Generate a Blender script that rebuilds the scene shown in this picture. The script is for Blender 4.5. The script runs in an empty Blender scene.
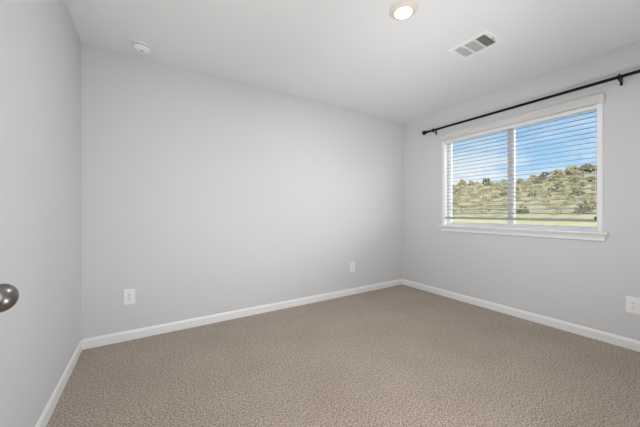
import bpy, bmesh, math, random
from mathutils import Vector, Matrix, noise

SC = bpy.context.scene
COL = SC.collection

# ------------------------------------------------------------------ camera, world, sun, lights, exposure
F_PX, CY_PX, CAM_H, YAW = 274.0, 212.0, 1.093, 32.12
cam_data = bpy.data.cameras.new('camera')
cam_data.sensor_fit = 'HORIZONTAL'
cam_data.sensor_width = 36.0
cam_data.lens = 36.0 * F_PX / 640.0
cam_data.shift_y = -(213.5 - CY_PX) / 640.0
cam_data.clip_start = 0.02
cam_data.clip_end = 500
cam = bpy.data.objects.new('camera', cam_data)
COL.objects.link(cam)
cam.location = (0, 0, CAM_H)
cam.rotation_euler = (math.radians(90), 0, -math.radians(YAW))
SC.camera = cam

SC.view_settings.view_transform = 'Standard'
SC.view_settings.look = 'None'
SC.view_settings.gamma = 1.0
SC.view_settings.use_curve_mapping = False
SC.view_settings.exposure = 0.11

world = bpy.data.worlds.new('sky')
SC.world = world
world.use_nodes = True
wn, wl = world.node_tree.nodes, world.node_tree.links
wn.clear()
w_out = wn.new('ShaderNodeOutputWorld')
w_bg = wn.new('ShaderNodeBackground')
w_bg.inputs['Strength'].default_value = 0.92
w_tc = wn.new('ShaderNodeTexCoord')
w_sep = wn.new('ShaderNodeSeparateXYZ')
w_ramp = wn.new('ShaderNodeValToRGB')
w_ramp.color_ramp.elements[0].position = 0.0
w_ramp.color_ramp.elements[0].color = (0.70, 0.86, 1.0, 1)
w_ramp.color_ramp.elements[1].position = 0.42
w_ramp.color_ramp.elements[1].color = (0.13, 0.38, 0.86, 1)
e = w_ramp.color_ramp.elements.new(0.15); e.color = (0.40, 0.70, 1.02, 1)
w_map = wn.new('ShaderNodeMapping')
w_map.inputs['Scale'].default_value = (3.0, 3.0, 11.0)
w_noise = wn.new('ShaderNodeTexNoise')
w_noise.inputs['Scale'].default_value = 1.3
w_noise.inputs['Detail'].default_value = 7
w_noise.inputs['Roughness'].default_value = 0.6
w_cl = wn.new('ShaderNodeValToRGB')
w_cl.color_ramp.elements[0].position = 0.44
w_cl.color_ramp.elements[0].color = (0, 0, 0, 1)
w_cl.color_ramp.elements[1].position = 0.60
w_cl.color_ramp.elements[1].color = (1, 1, 1, 1)
w_low = wn.new('ShaderNodeMapRange')          # clouds sit low over the hills
w_low.inputs['From Min'].default_value = 0.27
w_low.inputs['From Max'].default_value = 0.10
w_mul = wn.new('ShaderNodeMath'); w_mul.operation = 'MULTIPLY'
w_mix = wn.new('ShaderNodeMixRGB')
w_mix.inputs['Color2'].default_value = (0.98, 1.0, 1.03, 1)
wl.new(w_tc.outputs['Generated'], w_sep.inputs[0])
wl.new(w_sep.outputs['Z'], w_ramp.inputs['Fac'])
wl.new(w_tc.outputs['Generated'], w_map.inputs['Vector'])
wl.new(w_map.outputs[0], w_noise.inputs['Vector'])
wl.new(w_noise.outputs['Fac'], w_cl.inputs['Fac'])
wl.new(w_sep.outputs['Z'], w_low.inputs['Value'])
wl.new(w_cl.outputs[0], w_mul.inputs[0])
wl.new(w_low.outputs[0], w_mul.inputs[1])
wl.new(w_mul.outputs[0], w_mix.inputs['Fac'])
wl.new(w_ramp.outputs[0], w_mix.inputs['Color1'])
wl.new(w_mix.outputs[0], w_bg.inputs['Color'])
wl.new(w_bg.outputs[0], w_out.inputs['Surface'])


def lamp(name, kind, energy, loc, direction=None, color=(1, 1, 1), **kw):
    d = bpy.data.lights.new(name, kind)
    d.energy = energy
    d.color = color
    for k, v in kw.items():
        setattr(d, k, v)
    o = bpy.data.objects.new(name, d)
    COL.objects.link(o)
    o.location = loc
    if direction is not None:
        o.rotation_euler = Vector(direction).to_track_quat('-Z', 'Y').to_euler()
    return o


lamp('sun', 'SUN', 3.0, (-20, -12, 30), (0.80, 0.35, -0.62), (1, 0.95, 0.86), angle=math.radians(0.6))
# bright open sky in front of the window
lamp('sky_glow', 'SUN', 7.5, (30, -30, 14), (-0.58, 0.77, -0.03), (1, 1, 1), angle=math.radians(70))
# fill panel added in the unseen hallway, aimed in through the doorway
lamp('hall_fill', 'AREA', 20.0, (0.15, -0.80, 1.55), (0.25, 1, 0.10), (1, 1, 1), shape='RECTANGLE', size=1.1, size_y=1.5)
# added fill lamps out of view, aimed up to brighten ceiling and walls
lamp('bounce_fill', 'AREA', 21.0, (1.00, 0.10, 0.40), (0.25, 0.65, 1.0), (1, 1, 1), shape='DISK', size=0.30)
lamp('corner_fill', 'AREA', 2.2, (0.95, 0.12, 1.30), (1.75, 2.45, 0.98), (1, 1, 1), shape='DISK', size=0.30, spread=math.radians(70))  # added narrow fill aimed at the far upper corner
CEILING_LAMP_WATTS = 16.0

# ------------------------------------------------------------------ helpers
RND = random.Random(7)
LX, RX, BY, FY, CZ = -0.450, 3.26, 2.85, 0.03, 2.44      # room: left, right, back, front, ceiling
WALL = 0.14


def mat(name, color, rough=0.5, metal=0.0, bump=None, spec=0.5, noise_col=None):
    m = bpy.data.materials.new(name)
    m.use_nodes = True
    n, l = m.node_tree.nodes, m.node_tree.links
    p = n['Principled BSDF']
    p.inputs['Base Color'].default_value = (*color, 1)
    p.inputs['Roughness'].default_value = rough
    p.inputs['Metallic'].default_value = metal
    p.inputs['Specular IOR Level'].default_value = spec
    tc = n.new('ShaderNodeTexCoord')
    if noise_col:
        scale, col2, lo, hi = noise_col
        t = n.new('ShaderNodeTexNoise'); t.inputs['Scale'].default_value = scale
        t.inputs['Detail'].default_value = 5
        r = n.new('ShaderNodeMapRange')
        r.inputs['From Min'].default_value = lo; r.inputs['From Max'].default_value = hi
        x = n.new('ShaderNodeMixRGB')
        x.inputs['Color1'].default_value = (*color, 1); x.inputs['Color2'].default_value = (*col2, 1)
        l.new(tc.outputs['Object'], t.inputs['Vector']); l.new(t.outputs['Fac'], r.inputs['Value'])
        l.new(r.outputs[0], x.inputs['Fac']); l.new(x.outputs[0], p.inputs['Base Color'])
    if bump:
        scale, strength, dist = bump
        t = n.new('ShaderNodeTexNoise'); t.inputs['Scale'].default_value = scale
        t.inputs['Detail'].default_value = 3
        b = n.new('ShaderNodeBump'); b.inputs['Strength'].default_value = strength
        b.inputs['Distance'].default_value = dist
        l.new(tc.outputs['Object'], t.inputs['Vector']); l.new(t.outputs['Fac'], b.inputs['Height'])
        l.new(b.outputs[0], p.inputs['Normal'])
    return m


def carpet_material():
    m = bpy.data.materials.new('carpet')
    m.use_nodes = True
    n, l = m.node_tree.nodes, m.node_tree.links
    p = n['Principled BSDF']
    p.inputs['Roughness'].default_value = 0.95
    p.inputs['Specular IOR Level'].default_value = 0.1
    p.inputs['Sheen Weight'].default_value = 0.15
    tc = n.new('ShaderNodeTexCoord')
    tuft = n.new('ShaderNodeTexVoronoi'); tuft.inputs['Scale'].default_value = 130
    fine = n.new('ShaderNodeTexNoise'); fine.inputs['Scale'].default_value = 105; fine.inputs['Detail'].default_value = 3
    fine.inputs['Roughness'].default_value = 0.8
    wide = n.new('ShaderNodeTexNoise'); wide.inputs['Scale'].default_value = 2.6; wide.inputs['Detail'].default_value = 3
    for t in (tuft, fine, wide):
        l.new(tc.outputs['Object'], t.inputs['Vector'])
    r1 = n.new('ShaderNodeValToRGB')
    r1.color_ramp.elements[0].position = 0.36; r1.color_ramp.elements[0].color = (0.140, 0.113, 0.091, 1)
    r1.color_ramp.elements[1].position = 0.64; r1.color_ramp.elements[1].color = (0.69, 0.582, 0.472, 1)
    l.new(fine.outputs['Fac'], r1.inputs['Fac'])
    r2 = n.new('ShaderNodeValToRGB')
    r2.color_ramp.elements[0].position = 0.3; r2.color_ramp.elements[0].color = (0.90, 0.89, 0.88, 1)
    r2.color_ramp.elements[1].position = 0.7; r2.color_ramp.elements[1].color = (1, 1, 1, 1)
    l.new(wide.outputs['Fac'], r2.inputs['Fac'])
    mx = n.new('ShaderNodeMixRGB'); mx.blend_type = 'MULTIPLY'; mx.inputs['Fac'].default_value = 1
    l.new(r1.outputs[0], mx.inputs['Color1']); l.new(r2.outputs[0], mx.inputs['Color2'])
    l.new(mx.outputs[0], p.inputs['Base Color'])
    ad = n.new('ShaderNodeMath'); ad.operation = 'ADD'
    l.new(tuft.outputs['Distance'], ad.inputs[0]); l.new(fine.outputs['Fac'], ad.inputs[1])
    b = n.new('ShaderNodeBump'); b.inputs['Strength'].default_value = 0.5; b.inputs['Distance'].default_value = 0.006
    l.new(ad.outputs[0], b.inputs['Height']); l.new(b.outputs[0], p.inputs['Normal'])
    return m


def glass_material():
    m = bpy.data.materials.new('window_glass')
    m.use_nodes = True
    n, l = m.node_tree.nodes, m.node_tree.links
    n.clear()
    o = n.new('ShaderNodeOutputMaterial'); mix = n.new('ShaderNodeMixShader')
    t = n.new('ShaderNodeBsdfTransparent'); t.inputs[0].default_value = (0.97, 0.985, 0.98, 1)
    g = n.new('ShaderNodeBsdfGlossy'); g.inputs['Roughness'].default_value = 0.30
    mix.inputs[0].default_value = 0.02
    l.new(t.outputs[0], mix.inputs[1]); l.new(g.outputs[0], mix.inputs[2]); l.new(mix.outputs[0], o.inputs[0])
    return m


def emit_material(name, color, strength):
    m = bpy.data.materials.new(name)
    m.use_nodes = True
    n, l = m.node_tree.nodes, m.node_tree.links
    n.clear()
    o = n.new('ShaderNodeOutputMaterial'); em = n.new('ShaderNodeEmission')
    em.inputs[0].default_value = (*color, 1); em.inputs[1].default_value = strength
    l.new(em.outputs[0], o.inputs[0])
    return m


M = {
    'wall': mat('grey_wall_paint', (0.695, 0.699, 0.711), 0.85, bump=(160, 0.12, 0.002), spec=0.2),
    'ceiling': mat('white_ceiling_paint', (0.875, 0.882, 0.89), 0.9, bump=(120, 0.15, 0.002), spec=0.1),
    'carpet': carpet_material(),
    'trim': mat('white_trim_paint', (0.88, 0.885, 0.89), 0.38),
    'vinyl': mat('white_vinyl', (0.94, 0.94, 0.94), 0.35),
    'slat': mat('greyed_faux_wood', (0.40, 0.392, 0.392), 0.6, spec=0.2),  # taupe grey of the rail, also carrying the shade under the backlit slats
    'valance': mat('off_white_valance', (0.68, 0.665, 0.65), 0.45),
    'cord': mat('white_cord', (0.75, 0.75, 0.74), 0.8),
    'plate': mat('white_plastic', (0.92, 0.92, 0.915), 0.3),
    'dark': mat('dark_slot', (0.05, 0.05, 0.05), 0.6),
    'black': mat('black_metal', (0.004, 0.004, 0.0045), 0.4, 0.0, spec=0.2),
    'nickel': mat('satin_nickel', (0.22, 0.21, 0.205), 0.33, 1.0, bump=(300, 0.03, 0.001)),
    'baffle': mat('lamp_trim', (0.82, 0.745, 0.66), 0.4),  # tan tint puts the warm lamp light into the ring colour
    'vent': mat('white_vent_metal', (0.95, 0.95, 0.94), 0.35),
    'duct': mat('grey_duct', (0.10, 0.10, 0.10), 0.8),
    'steel': mat('screw_steel', (0.5, 0.5, 0.5), 0.35, 1.0),
    'glass': glass_material(),
    'lamp': emit_material('lamp_diffuser', (1.0, 0.95, 0.84), 9.0),
    'hill': mat('dry_hillside', (0.66, 0.54, 0.29), 0.95, noise_col=(0.9, (0.38, 0.33, 0.16), 0.42, 0.66), spec=0.05),
    'lawn': mat('yellow_green_grass', (0.66, 0.57, 0.25), 0.95, noise_col=(0.8, (0.76, 0.62, 0.33), 0.4, 0.65), spec=0.05),
    'bark': mat('grey_bark', (0.16, 0.13, 0.10), 0.9),
    'olive': mat('olive_leaves', (0.42, 0.355, 0.18), 0.8, noise_col=(3.0, (0.54, 0.45, 0.25), 0.4, 0.65), spec=0.1),
    'sage': mat('sage_leaves', (0.42, 0.36, 0.21), 0.8, noise_col=(3.0, (0.64, 0.53, 0.31), 0.4, 0.65), spec=0.1),
    'dusk': mat('dark_leaves', (0.20, 0.19, 0.11), 0.8, noise_col=(3.0, (0.37, 0.325, 0.18), 0.4, 0.65), spec=0.1),
}


def link(name, bm, m, parent=None, smooth=False, bevel=0.0):
    if bevel:
        bmesh.ops.bevel(bm, geom=list(bm.edges), offset=bevel, segments=2, profile=0.5, affect='EDGES')
    bmesh.ops.recalc_face_normals(bm, faces=list(bm.faces))
    me = bpy.data.meshes.new(name)
    bm.to_mesh(me); bm.free()
    me.materials.append(M[m])
    if smooth:
        for p in me.polygons:
            p.use_smooth = True
    o = bpy.data.objects.new(name, me)
    COL.objects.link(o)
    if parent is not None:
        o.parent = parent
    return o


def add_box(bm, lo, hi):
    lo, hi = Vector(lo), Vector(hi)
    c, s = (lo + hi) / 2, hi - lo
    return bmesh.ops.create_cube(bm, size=1, matrix=Matrix.Translation(c) @ Matrix.Diagonal((*s, 1)))['verts']


def box(lo, hi):
    bm = bmesh.new()
    add_box(bm, lo, hi)
    return bm


def add_lathe(bm, profile, origin=(0, 0, 0), axis='Z', n=32):
    """profile: (radius, height) pairs, revolved about an axis; ends at radius 0 close by themselves."""
    R = {'Z': Matrix.Identity(3), 'X': Matrix.Rotation(math.pi / 2, 3, 'Y'), 'Y': Matrix.Rotation(-math.pi / 2, 3, 'X')}[axis]
    o = Vector(origin)
    rings = []
    for r, h in profile:
        if r <= 1e-6:
            rings.append([bm.verts.new(o + R @ Vector((0, 0, h)))])
        else:
            rings.append([bm.verts.new(o + R @ Vector((r * math.cos(2 * math.pi * k / n), r * math.sin(2 * math.pi * k / n), h))) for k in range(n)])
    for a, b in zip(rings, rings[1:]):
        for k in range(n):
            j = (k + 1) % n
            if len(a) == 1 and len(b) == 1:
                continue
            if len(a) == 1:
                bm.faces.new((a[0], b[k], b[j]))
            elif len(b) == 1:
                bm.faces.new((a[k], b[0], a[j]))
            else:
                bm.faces.new((a[k], b[k], b[j], a[j]))


def lathe(profile, origin=(0, 0, 0), axis='Z', n=32):
    bm = bmesh.new()
    add_lathe(bm, profile, origin, axis, n)
    return bm


def add_prism(bm, pts, a, b):
    """closed outline of 3-D offset functions: pts are callables t -> Vector; a, b the two ends."""
    va = [bm.verts.new(p(a)) for p in pts]
    vb = [bm.verts.new(p(b)) for p in pts]
    bm.faces.new(va); bm.faces.new(list(reversed(vb)))
    n = len(pts)
    for k in range(n):
        j = (k + 1) % n
        bm.faces.new((va[k], vb[k], vb[j], va[j]))


def struct(name, bm, m, parent=None, label=None, **kw):
    o = link(name, bm, m, parent, **kw)
    if parent is None:
        o['kind'] = 'structure'
        if label:
            o['label'] = label
    return o


def thing(name, label, cat, loc=(0, 0, 0), group=None):
    o = bpy.data.objects.new(name, None)
    o.empty_display_size = 0.1
    COL.objects.link(o)
    o.location = loc
    return tag(o, label, cat, group)


def tag(o, label, cat, group=None):
    o['label'] = label
    o['category'] = cat
    if group:
        o['group'] = group
    return o


# ------------------------------------------------------------------ room shell
HX0, HX1, HY0 = -1.30, 1.70, -1.40                     # hallway behind the doorway
DX0, DX1, DZ = -0.32, 0.56, 2.05                       # doorway
OY0, OY1, OZ0, OZ1 = 0.70, 2.176, 0.905, 2.05          # window opening

struct('floor', box((LX - WALL, FY - 0.12, -0.12), (RX + WALL, BY + WALL, 0)), 'carpet', label='beige cut pile carpet covering the whole room')
struct('ceiling', box((HX0 - WALL, HY0 - WALL, CZ), (RX + WALL + 0.3, BY + WALL, CZ + 0.2)), 'ceiling', label='smooth white painted ceiling')
struct('wall_left', box((LX - WALL, FY, 0), (LX, BY + WALL, CZ)), 'wall', label='light grey wall on the left beside the door knob')
struct('wall_back', box((LX, BY, 0), (RX + WALL, BY + WALL, CZ)), 'wall', label='long light grey blank wall with two outlets')
bm = bmesh.new()
add_box(bm, (RX, FY, 0), (RX + WALL, BY, OZ0))
add_box(bm, (RX, FY, OZ1), (RX + WALL, BY, CZ))
add_box(bm, (RX, FY, OZ0), (RX + WALL, OY0, OZ1))
add_box(bm, (RX, OY1, OZ0), (RX + WALL, BY, OZ1))
struct('wall_right', bm, 'wall', label='light grey wall around the window')
bm = bmesh.new()
add_box(bm, (HX0 - WALL, FY - 0.12, 0), (DX0, FY, CZ))
add_box(bm, (DX1, FY - 0.12, 0), (RX + WALL, FY, CZ))
add_box(bm, (DX0, FY - 0.12, DZ), (DX1, FY, CZ))
struct('wall_front', bm, 'wall', label='grey wall with the doorway behind the camera')
bm = bmesh.new()
add_box(bm, (HX0 - WALL, HY0 - WALL, 0), (HX0, FY - 0.12, CZ))
add_box(bm, (HX1, HY0 - WALL, 0), (HX1 + WALL, FY - 0.12, CZ))
add_box(bm, (HX0, HY0 - WALL, 0), (HX1, HY0, CZ))
struct('wall_hall', bm, 'wall', label='grey hallway walls outside the doorway')
struct('floor_hall', box((HX0, HY0, -0.12), (HX1, FY - 0.12, 0)), 'carpet', label='beige hallway carpet outside the doorway')

# baseboards: flat board with an eased and stepped top
BH, BT = 0.082, 0.010
PROFILE = [(0, 0), (BT, 0), (BT, BH - 0.020), (BT - 0.003, BH - 0.014), (BT - 0.005, BH - 0.006), (BT - 0.009, BH), (0, BH)]


def baseboard(name, wall, a, b, label):
    bm = bmesh.new()
    if wall == 'left':
        pts = [lambda t, u=u, v=v: Vector((LX + u, t, v)) for u, v in PROFILE]
    elif wall == 'right':
        pts = [lambda t, u=u, v=v: Vector((RX - u, t, v)) for u, v in PROFILE]
    elif wall == 'back':
        pts = [lambda t, u=u, v=v: Vector((t, BY - u, v)) for u, v in PROFILE]
    else:
        pts = [lambda t, u=u, v=v: Vector((t, FY + u, v)) for u, v in PROFILE]
    add_prism(bm, pts, a, b)
    struct(name, bm, 'trim', label=label)


baseboard('baseboard_left', 'left', FY, BY, 'white baseboard along the left wall')
baseboard('baseboard_back', 'back', LX + BT, RX - BT, 'white baseboard along the long blank wall')
baseboard('baseboard_right', 'right', FY, BY, 'white baseboard under the window wall')
baseboard('baseboard_front', 'front', DX1 + 0.065, RX - BT, 'white baseboard beside the doorway')

# doorway casing
bm = bmesh.new()
for x0, x1 in ((DX0 - 0.06, DX0 + 0.012), (DX1 - 0.012, DX1 + 0.06)):
    add_box(bm, (x0, FY, 0), (x1, FY + 0.014, DZ + 0.06))
add_box(bm, (DX0 + 0.012, FY, DZ - 0.012), (DX1 - 0.012, FY + 0.014, DZ + 0.06))
struct('trim_1', bm, 'trim', label='white door casing around the doorway')

# ------------------------------------------------------------------ open door with its knob (knob reaches into the frame)
KX, KY, KZ = -0.244, 0.785, 0.925
DFX = KX - 0.046                                        # door face towards the room
bm = bmesh.new()
y0, y1 = FY + 0.030, KY + 0.062
z0, z1 = 0.012, 2.035
add_box(bm, (DFX - 0.031, y0, z0), (DFX - 0.004, y1, z1))
for xa, xb in ((DFX - 0.004, DFX), (DFX - 0.035, DFX - 0.031)):   # stiles and rails stand proud of the two panels
    add_box(bm, (xa, y0, z0), (xb, y0 + 0.11, z1))
    add_box(bm, (xa, y1 - 0.11, z0), (xb, y1, z1))
    for za, zb in ((z0, 0.22), (0.86, 1.00), (1.90, z1)):
        add_box(bm, (xa, y0 + 0.11, za), (xb, y1 - 0.11, zb))
door = struct('door_1', bm, 'trim', label='white panel door standing open against the left wall')
kp = [(0, 0.0), (0.032, 0.0), (0.032, 0.004), (0.029, 0.008), (0.014, 0.010), (0.0115, 0.018), (0.013, 0.024)]
for k in range(0, 15):
    t = math.radians(150 - k * 10.7)
    kp.append((0.0275 * math.sin(t), 0.046 + 0.0245 * math.cos(t)))
kp.append((0, 0.0705))
kn = link('door_knob', lathe(kp, (DFX, KY, KZ), 'X', 40), 'nickel', door, smooth=True)
kn['label'] = 'round satin nickel door knob at the left edge'
kb = link('door_knob', lathe([(r, -h) for r, h in kp], (DFX - 0.035, KY, KZ), 'X', 32), 'nickel', door, smooth=True)
for hz in (0.25, 1.02, 1.82):
    link('hinge', lathe([(0, hz), (0.007, hz), (0.007, hz + 0.09), (0, hz + 0.09)], (DFX + 0.006, y0 - 0.008, 0), 'Z', 12), 'nickel', door, smooth=False)

# ------------------------------------------------------------------ window
FX0, FX1 = 3.335, 3.395                                 # vinyl frame depth range
bm = bmesh.new()
fw = 0.034
OZB = OZ0 + fw + 0.012
add_box(bm, (FX0, OY0, OZ0), (FX1, OY0 + fw, OZ1))
add_box(bm, (FX0, OY1 - fw - 0.012, OZ0), (FX1, OY1, OZ1))
add_box(bm, (FX0, OY0 + fw, OZ0), (FX1, OY1 - fw - 0.012, OZB))
add_box(bm, (FX0, OY0 + fw, OZ1 - fw), (FX1, OY1 - fw - 0.012, OZ1))
win = struct('window_1', bm, 'vinyl', label='white vinyl slider window in the right wall')
MY0, MY1 = 1.401, 1.445
link('mullion', box((FX0 + 0.006, MY0, OZB), (FX1 - 0.004, MY1, OZ1 - fw)), 'vinyl', win)


def sash(ya, yb, x):
    s = 0.011
    bm = bmesh.new()
    for lo, hi in (((x, ya, OZB), (x + 0.022, ya + s, OZ1 - fw)), ((x, yb - s, OZB), (x + 0.022, yb, OZ1 - fw)),
                   ((x, ya + s, OZB), (x + 0.022, yb - s, OZB + s)), ((x, ya + s, OZ1 - fw - s), (x + 0.022, yb - s, OZ1 - fw))):
        add_box(bm, lo, hi)
    f = link('sash_frame', bm, 'vinyl', win)
    link('glass_pane', box((x + 0.009, ya + s, OZB + s), (x + 0.013, yb - s, OZ1 - fw - s)), 'glass', f)


sash(OY0 + fw, MY0, 3.352)
sash(MY1, OY1 - fw - 0.012, 3.352)
# painted jamb liner: thin edge strip on the wall face and the return into the opening
for ya, yb, yin in ((0.692, 0.726, 1), (2.150, 2.184, -1)):
    bm = bmesh.new()
    add_box(bm, (RX - 0.006, ya, 0.925), (RX + 0.004, yb, 2.030))
    if yin > 0:
        add_box(bm, (RX + 0.004, OY0, OZ0 + 0.02), (FX0, yb, OZ1))
    else:
        add_box(bm, (RX + 0.004, ya + 0.012, OZ0 + 0.02), (FX0, OY1, OZ1))
    link('side_jamb', bm, 'trim', win)
link('head_jamb', box((RX - 0.002, 0.726, OZ1 - 0.010), (FX0, 2.150, OZ1)), 'trim', win)
# sill board with rounded nose, and the moulded apron under it
bm = bmesh.new()
add_box(bm, (3.222, 0.655, 0.904), (RX, 2.214, 0.922))
sl = link('window_sill', bm, 'trim', win, bevel=0.005)
bm = bmesh.new()
add_box(bm, (RX, 0.726, 0.904), (FX0, 2.162, 0.922))
link('sill_board', bm, 'trim', win)
bm = bmesh.new()
ap = [(0, 0.904), (0.026, 0.904), (0.026, 0.897), (0.018, 0.886), (0.013, 0.868), (0.013, 0.850), (0.009, 0.846), (0, 0.846)]
va, vb = [], []
for u, v in ap:                                         # ends slope in towards the bottom
    e_ = 0.014 * (0.904 - v) / 0.058
    va.append(bm.verts.new((RX - u, 0.668 + e_, v)))
    vb.append(bm.verts.new((RX - u, 2.202 - e_, v)))
bm.faces.new(va); bm.faces.new(list(reversed(vb)))
for k in range(len(ap)):
    j = (k + 1) % len(ap)
    bm.faces.new((va[k], vb[k], vb[j], va[j]))
link('apron', bm, 'trim', win)

# ------------------------------------------------------------------ blind
BX = 3.300                                             # centre line of the slats
B0, B1 = 0.729, 2.146
blind = thing('window_blind', 'white horizontal slat blind lowered over the whole window with slats open', 'blind', (BX, (B0 + B1) / 2, 1.015))
bo = Vector(blind.location)


def rel(bm):
    bmesh.ops.translate(bm, verts=bm.verts, vec=-bo)
    return bm


link('headrail', rel(box((BX - 0.026, B0, 1.988), (BX + 0.026, B1, 2.026))), 'vinyl', blind)
bm = bmesh.new()                                       # moulded valance board with short returns to the wall
vp = [(0.004, 2.020), (0.018, 2.020), (0.020, 2.025), (0.020, 2.064), (0.025, 2.072), (0.028, 2.086), (0.028, 2.093), (0.004, 2.093)]
add_prism(bm, [lambda t, u=u, v=v: Vector((RX - u, t, v)) for u, v in vp], 0.679, 2.188)
for ya in (0.679, 2.182):
    add_box(bm, (RX - 0.004, ya, 2.020), (RX, ya + 0.006, 2.093))
vl = link('valance', rel(bm), 'valance', blind)
vl['label'] = 'off white valance board across the top of the blind'
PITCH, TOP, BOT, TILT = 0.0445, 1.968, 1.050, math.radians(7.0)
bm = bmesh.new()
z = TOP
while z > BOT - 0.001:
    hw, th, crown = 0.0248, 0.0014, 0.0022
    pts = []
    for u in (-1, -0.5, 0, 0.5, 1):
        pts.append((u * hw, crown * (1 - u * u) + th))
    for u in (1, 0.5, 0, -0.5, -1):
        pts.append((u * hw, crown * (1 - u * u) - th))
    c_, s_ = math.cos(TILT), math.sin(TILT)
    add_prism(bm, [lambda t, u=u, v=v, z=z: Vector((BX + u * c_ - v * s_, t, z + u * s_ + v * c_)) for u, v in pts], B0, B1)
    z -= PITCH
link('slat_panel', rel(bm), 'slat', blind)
br = link('bottom_rail', rel(box((BX - 0.025, B0, 1.006), (BX + 0.025, B1, 1.031))), 'slat', blind)
for yy in (0.86, 1.21, 1.66, 2.02):
    bm = bmesh.new()
    for dx in (-0.027, 0.027):
        add_lathe(bm, [(0, 1.030), (0.0011, 1.030), (0.0011, 1.990), (0, 1.990)], (BX + dx, yy, 0), 'Z', 6)
    link('ladder_cord', rel(bm), 'cord', blind)
bm = lathe([(0, 1.045), (0.0013, 1.045), (0.0013, 1.990), (0, 1.990)], (BX - 0.036, 0.7365, 0), 'Z', 6)
lc = link('lift_cord', rel(bm), 'cord', blind)
bm = lathe([(0, 1.030), (0.008, 1.031), (0.0085, 1.040), (0.005, 1.052), (0.002, 1.056), (0, 1.056)], (BX - 0.036, 0.7365, 0), 'Z', 14)
tz = link('cord_tassel', rel(bm), 'dark', lc, smooth=True)
tz.matrix_parent_inverse = Matrix.Identity(4)
tz['label'] = 'small dark tassel at the end of the cord'

# ------------------------------------------------------------------ curtain rod
QX, QZ, RR = 3.190, 2.172, 0.0130
rod = thing('curtain_rod', 'black metal curtain rod with ball finial mounted above the window', 'curtain rod', (QX, 1.39, QZ))
ro = Vector(rod.location)


def rrel(bm):
    bmesh.ops.translate(bm, verts=bm.verts, vec=-ro)
    return bm


link('rod', rrel(lathe([(0, 0.40), (RR, 0.40), (RR, 2.372), (0, 2.372)], (QX, 0, QZ), 'Y', 20)), 'black', rod, smooth=False)
for yc, sg in ((2.372, 1), (0.40, -1)):
    fp = [(0, -0.022), (0.016, -0.022), (0.016, -0.004), (0.012, 0.0), (0.0095, 0.008), (0.0105, 0.011)]
    for k in range(12):
        t = math.radians(155 - k * 14.0)
        fp.append((0.029 * math.sin(t), 0.036 + 0.029 * math.cos(t)))
    fp.append((0, 0.065))
    link('finial', rrel(lathe([(r, yc + sg * h) for r, h in fp], (QX, 0, QZ), 'Y', 24)), 'black', rod, smooth=True)
for yc in (2.270, 0.583):
    bm = bmesh.new()
    add_box(bm, (RX - 0.006, yc - 0.008, QZ - 0.052), (RX, yc + 0.008, QZ + 0.020))
    add_box(bm, (QX, yc - 0.006, QZ - 0.026), (RX - 0.006, yc + 0.006, QZ - 0.014))
    add_lathe(bm, [(RR, yc - 0.009), (0.0175, yc - 0.009), (0.0175, yc + 0.009), (RR, yc + 0.009)], (QX, 0, QZ), 'Y', 20)
    b_ = link('bracket', rrel(bm), 'black', rod)
    bm = lathe([(0, QZ + 0.012), (0.004, QZ + 0.012), (0.005, QZ + 0.026), (0, QZ + 0.027)], (QX, yc, 0), 'Z', 12)
    link('set_screw', rrel(bm), 'black', b_)

# ------------------------------------------------------------------ ceiling disc light
PX_, PY_ = 1.440, 1.250
dl = thing('ceiling_light', 'round warm white disc light glowing on the ceiling', 'ceiling light', (PX_, PY_, CZ))
link('trim_ring', lathe([(0.0, -0.001), (0.092, -0.001), (0.092, -0.004), (0.086, -0.010), (0.058, -0.023), (0.055, -0.024), (0.0535, -0.020), (0.0, -0.020)], n=48), 'baffle', dl, smooth=False)
link('diffuser', lathe([(0.0, -0.0205), (0.053, -0.0205), (0.053, -0.0235), (0.044, -0.0255), (0.0, -0.027)], n=48), 'lamp', dl, smooth=True)
lamp('ceiling_light_beam', 'AREA', CEILING_LAMP_WATTS, (PX_, PY_, CZ - 0.030), (0, 0, -1), (1, 1, 1), shape='DISK', size=0.11)

# ------------------------------------------------------------------ ceiling register
VX0, VX1, VY0, VY1 = 2.121, 2.360, 1.063, 1.365
vc = Vector(((VX0 + VX1) / 2, (VY0 + VY1) / 2, CZ))
vent = thing('ceiling_vent', 'white rectangular ceiling air vent with three louvre banks', 'vent', vc)
hx, hy, rim = (VX1 - VX0) / 2, (VY1 - VY0) / 2, 0.027
bank = [(-hy + rim, -hy + rim + 0.076), (-hy + rim + 0.086, hy - rim - 0.082), (hy - rim - 0.072, hy - rim)]
bm = bmesh.new()
for lo, hi in (((-hx, -hy, -0.008), (-hx + rim, hy, 0)), ((hx - rim, -hy, -0.008), (hx, hy, 0)),
               ((-hx + rim, -hy, -0.008), (hx - rim, -hy + rim, 0)), ((-hx + rim, hy - rim, -0.008), (hx - rim, hy, 0)),
               ((-hx + rim, bank[0][1], -0.008), (hx - rim, bank[1][0], 0)), ((-hx + rim, bank[1][1], -0.008), (hx - rim, bank[2][0], 0))):
    add_box(bm, lo, hi)
link('vent_frame', bm, 'vent', vent)
link('vent_throat', box((-hx + rim, -hy + rim, -0.0010), (hx - rim, hy - rim, -0.0004)), 'duct', vent)


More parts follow.
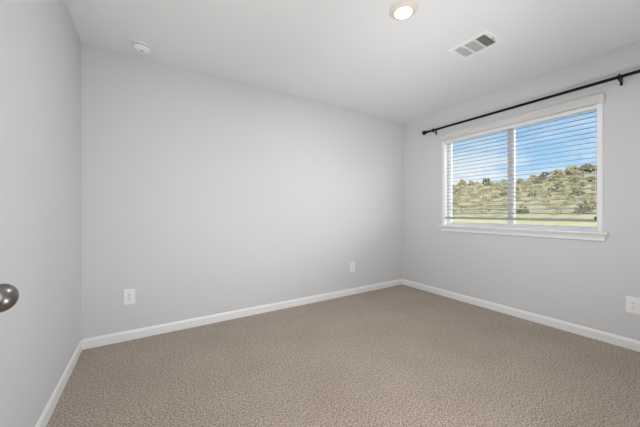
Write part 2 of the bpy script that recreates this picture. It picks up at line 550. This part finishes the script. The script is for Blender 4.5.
def louvre(bm, centre, along, half, tilt_dir, w=0.0062, up=0.0030, th=0.0006):
    """thin blade: long axis 'along', leaning towards tilt_dir as it rises."""
    c, a, t = Vector(centre), Vector(along), Vector(tilt_dir)
    d = t * w * 0.5 + Vector((0, 0, up))
    nrm = d.cross(a).normalized() * th
    vs = [[bm.verts.new(c + a * sa * half + d * sd + nrm * sn) for sd, sn in ((-1, -1), (1, -1), (1, 1), (-1, 1))] for sa in (-1, 1)]
    bm.faces.new(vs[0]); bm.faces.new(list(reversed(vs[1])))
    for k in range(4):
        j = (k + 1) % 4
        bm.faces.new((vs[0][k], vs[1][k], vs[1][j], vs[0][j]))


XH = hx - rim - 0.001
bm = bmesh.new()
for k in range(5):
    louvre(bm, (0, bank[0][0] + (k + 0.5) * 0.076 / 5, -0.0048), (1, 0, 0), XH, (0, 1, 0), w=0.0025, up=0.0028)
lb = link('louvre_bank', bm, 'vent', vent)
lb['label'] = 'open louvre bank showing dark duct'
bm = bmesh.new()
n_l = 17
for k in range(n_l):
    louvre(bm, (-XH + (k + 0.5) * 2 * XH / n_l, (bank[1][0] + bank[1][1]) / 2, -0.0048), (0, 1, 0), (bank[1][1] - bank[1][0]) / 2 - 0.0005, (-1, 0, 0), w=0.0012, up=0.0014)
link('louvre_bank', bm, 'vent', vent)
bm = bmesh.new()
for k in range(7):
    louvre(bm, (0, bank[2][0] + (k + 0.5) * 0.072 / 7, -0.0048), (1, 0, 0), XH, (0, -1, 0), w=0.002, up=0.0020)
link('louvre_bank', bm, 'vent', vent)
link('damper_lever', box((0.010, -hy + 0.008, -0.016), (0.016, -hy + 0.026, -0.0078)), 'steel', vent)
for yy in (-hy + 0.012, hy - 0.012):
    link('screw', lathe([(0, -0.008), (0.004, -0.008), (0.003, -0.010), (0, -0.0102)], (-0.01, yy, 0), n=12), 'steel', vent)

# ------------------------------------------------------------------ smoke detector
sd = thing('smoke_detector', 'round white smoke detector on the ceiling near the left corner', 'smoke detector', (-0.045, 2.655, CZ))
link('mounting_base', lathe([(0, 0), (0.070, 0), (0.070, -0.008), (0.068, -0.011), (0, -0.011)], n=40), 'plate', sd)
link('vent_gap', lathe([(0, -0.011), (0.056, -0.011), (0.056, -0.016), (0, -0.016)], n=40), 'dark', sd)
link('cover', lathe([(0, -0.016), (0.063, -0.016), (0.064, -0.021), (0.060, -0.034), (0.050, -0.044), (0.030, -0.048), (0, -0.049)], n=40), 'plate', sd, smooth=True)
link('test_button', lathe([(0, -0.0465), (0.009, -0.0465), (0.009, -0.0505), (0.006, -0.0515), (0, -0.0518)], (0.002, -0.022, 0), n=20), 'steel', sd)


# ------------------------------------------------------------------ wall outlets
def outlet(name, label, loc, rotz):
    """faces -Y before rotation"""
    t = thing(name, label, 'outlet', loc, 'white duplex outlets on the walls')
    t.rotation_euler = (0, 0, rotz)
    w, h, d = 0.040, 0.064, 0.006
    bm = bmesh.new()
    add_box(bm, (-w, -d, -h), (w, 0, h))
    top = [e_ for e_ in bm.edges if all(v.co.y < -d / 2 for v in e_.verts)]
    bmesh.ops.bevel(bm, geom=top, offset=0.0035, segments=3, profile=0.6, affect='EDGES')
    link('cover_plate', bm, 'plate', t)
    for zc in (-0.0195, 0.0195):
        bm = bmesh.new()
        add_lathe(bm, [(0, -d - 0.0018), (0.0150, -d - 0.0018), (0.0165, -d - 0.0008), (0.0165, -d + 0.001), (0, -d + 0.001)], (0, 0, zc), 'Y', 28)
        rc = link('receptacle', bm, 'plate', t)
        bm = bmesh.new()
        add_box(bm, (-0.0075, -d - 0.0022, zc + 0.000), (-0.0052, -d - 0.0010, zc + 0.009))
        add_box(bm, (0.0052, -d - 0.0022, zc + 0.001), (0.0075, -d - 0.0010, zc + 0.008))
        add_lathe(bm, [(0, -d - 0.0022), (0.0028, -d - 0.0022), (0.0028, -d - 0.0010), (0, -d - 0.0010)], (0, 0, zc - 0.007), 'Y', 12)
        link('slot', bm, 'dark', rc)
    link('screw', lathe([(0, -d - 0.0012), (0.003, -d - 0.0008), (0.003, -d + 0.0005), (0, -d + 0.0005)], (0, 0, 0), 'Y', 12), 'steel', t)
    return t


outlet('wall_outlet', 'white wall outlet on the long wall near the left corner', (-0.135, BY, 0.368), 0)
outlet('wall_outlet', 'small far white outlet on the long wall near the window corner', (2.298, BY, 0.362), 0)
outlet('wall_outlet', 'white outlet on the window wall at the right edge', (RX, 0.520, 0.354), math.radians(-90))

# ------------------------------------------------------------------ hillside outside
HRND = random.Random(21)


def ground_z(x, y):
    d = math.hypot(x, y)
    th = math.degrees(math.atan2(x, y))
    k = min(max((d - 22.0) / (84.0 - 22.0), 0), 1)
    k = k * k * (3 - 2 * k) * 0.25 + k * 0.75
    top = 8.3 + 1.3 * min(max((th - 58) / 20.0, -0.4), 1.2)
    top += 0.6 * noise.noise(Vector((th * 0.16, 3.1, 0.0))) + 0.4 * noise.noise(Vector((th * 0.6, 9.1, 0.0)))
    return -0.75 + k * (top + 0.75) + 0.35 * k * noise.noise(Vector((x * 0.09, y * 0.09, 1.7)))


def terrain(name, d0, d1, nd, t0, t1, nt, m, label):
    bm = bmesh.new()
    rows = []
    for i in range(nd + 1):
        d = d0 + (d1 - d0) * i / nd
        row = []
        for j in range(nt + 1):
            th = math.radians(t0 + (t1 - t0) * j / nt)
            x, y = d * math.sin(th), d * math.cos(th)
            row.append(bm.verts.new((x, y, ground_z(x, y))))
        rows.append(row)
    for i in range(nd):
        for j in range(nt):
            bm.faces.new((rows[i][j], rows[i][j + 1], rows[i + 1][j + 1], rows[i + 1][j]))
    o = link(name, bm, m, smooth=True)
    o['kind'] = 'structure'
    o['label'] = label
    return o


terrain('ground_yard', 5.0, 31.0, 24, 15, 150, 70, 'lawn', 'yellow green grassy ground outside the window')
terrain('ground_hillside', 31.0, 100.0, 60, 15, 150, 200, 'hill', 'dry grassy hillside beyond the window')


def foliage_mesh(name, m, w, h, count, seed, z_low=0.0):
    r = random.Random(seed)
    bm = bmesh.new()
    for _ in range(count):
        a, q = r.uniform(0, 2 * math.pi), math.sqrt(r.random())
        zz = r.random()
        rad = w * q * math.sqrt(max(1 - zz * zz * 0.85, 0.05))
        c = Vector((rad * math.cos(a), rad * math.sin(a), z_low + zz * (h - z_low) * 0.9 + 0.03))
        s = r.uniform(0.10, 0.22) * (w + h) * 0.5
        res = bmesh.ops.create_icosphere(bm, subdivisions=2, radius=s)
        for v in res['verts']:
            v.co *= 1 + r.uniform(-0.30, 0.30)
            v.co.z *= 0.8
            v.co += c
    bmesh.ops.translate(bm, verts=[v for v in bm.verts], vec=(0, 0, 0))
    for v in bm.verts:
        if v.co.z < -0.05:
            v.co.z = -0.05
    return link(name, bm, m)


KINDS = [
    ('hill_shrub', 'olive', 0.95, 1.25, 26, 'olive green shrub growing on the dry hillside outside the window', 'shrub', 'olive shrubs on the hillside'),
    ('hill_shrub', 'sage', 0.85, 0.95, 24, 'pale sage green bush growing on the dry hillside outside the window', 'shrub', 'pale bushes on the hillside'),
    ('hill_shrub', 'dusk', 1.00, 1.40, 26, 'dark green bush standing among paler scrub on the hillside', 'shrub', 'dark bushes on the hillside'),
]
used = [0, 0, 0]
protos = []
for k, (nm, m, w, h, c, lab, cat, grp) in enumerate(KINDS):
    protos.append(foliage_mesh(nm, m, w, h, c, 30 + k))


def plant(k, th, d, s):
    x, y = d * math.sin(math.radians(th)), d * math.cos(math.radians(th))
    nm, m, w, h, c, lab, cat, grp = KINDS[k]
    if used[k] == 0:
        o = protos[k]
    else:
        o = protos[k].copy()
        COL.objects.link(o)
    used[k] += 1
    o.location = (x, y, ground_z(x, y) - 0.05 * s)
    o.rotation_euler = (0, 0, HRND.uniform(0, 6.28))
    o.scale = (s * HRND.uniform(0.9, 1.25), s * HRND.uniform(0.9, 1.25), s * HRND.uniform(0.8, 1.1))
    tag(o, lab, cat, grp)


placed = []


def clear(th, d, rad):
    x, y = d * math.sin(math.radians(th)), d * math.cos(math.radians(th))
    for px, py, pr in placed:
        if math.hypot(x - px, y - py) < rad + pr:
            return False
    placed.append((x, y, rad))
    return True


RIDGE = [(70.0, 79, 0.75, 'olive'), (71.5, 80, 0.9, 'dusk'), (73.0, 78, 1.0, 'olive'), (74.6, 81, 1.15, 'olive'),
         (76.3, 78, 1.15, 'dusk'), (78.1, 80, 1.15, 'olive'), (79.9, 77, 1.1, 'olive')]
for th, d, s, m in RIDGE + [(63.4, 80, 0.85, ''), (59.6, 78, 0.8, '')]:
    clear(th, d, 1.6 * s)
tries = 0
while len(placed) < 210 and tries < 9000:
    tries += 1
    th = HRND.uniform(54, 81)
    d = HRND.uniform(34, 80)
    right = (th - 54) / 27
    if HRND.random() > 0.55 + 0.45 * right:
        continue
    k = 0 if HRND.random() < 0.40 else (1 if HRND.random() < 0.78 else 2)
    s = HRND.uniform(0.5, 1.0) * (0.75 + 0.3 * right) * (0.55 + 0.45 * d / 80)
    if clear(th, d, 1.45 * s):
        plant(k, th, d, s)


# ridge line trees with a crown on a short trunk
def ridge_tree(label, th, d, s, m, seed):
    x, y = d * math.sin(math.radians(th)), d * math.cos(math.radians(th))
    t = thing('hill_tree', label, 'tree', (x, y, ground_z(x, y) - 0.05), 'trees on the hill ridge')
    link('trunk', lathe([(0, -0.1), (0.10 * s, -0.1), (0.07 * s, 0.6 * s), (0.05 * s, 1.1 * s), (0, 1.1 * s)], n=8), 'bark', t)
    cr = foliage_mesh('crown', m, 1.25 * s, 1.9 * s, 46, seed, 0.12 * s)
    cr.parent = t


ridge_tree('lone round tree on the ridge seen through the left window pane', 63.4, 80, 0.85, 'dusk', 51)
ridge_tree('low tree clump on the ridge at the left end of the window', 59.6, 78, 0.8, 'olive', 52)
for i, (th, d, s, m) in enumerate(RIDGE):
    ridge_tree('scrubby tree in the ridge line row at the right end of the window', th, d, s, m, 60 + i)
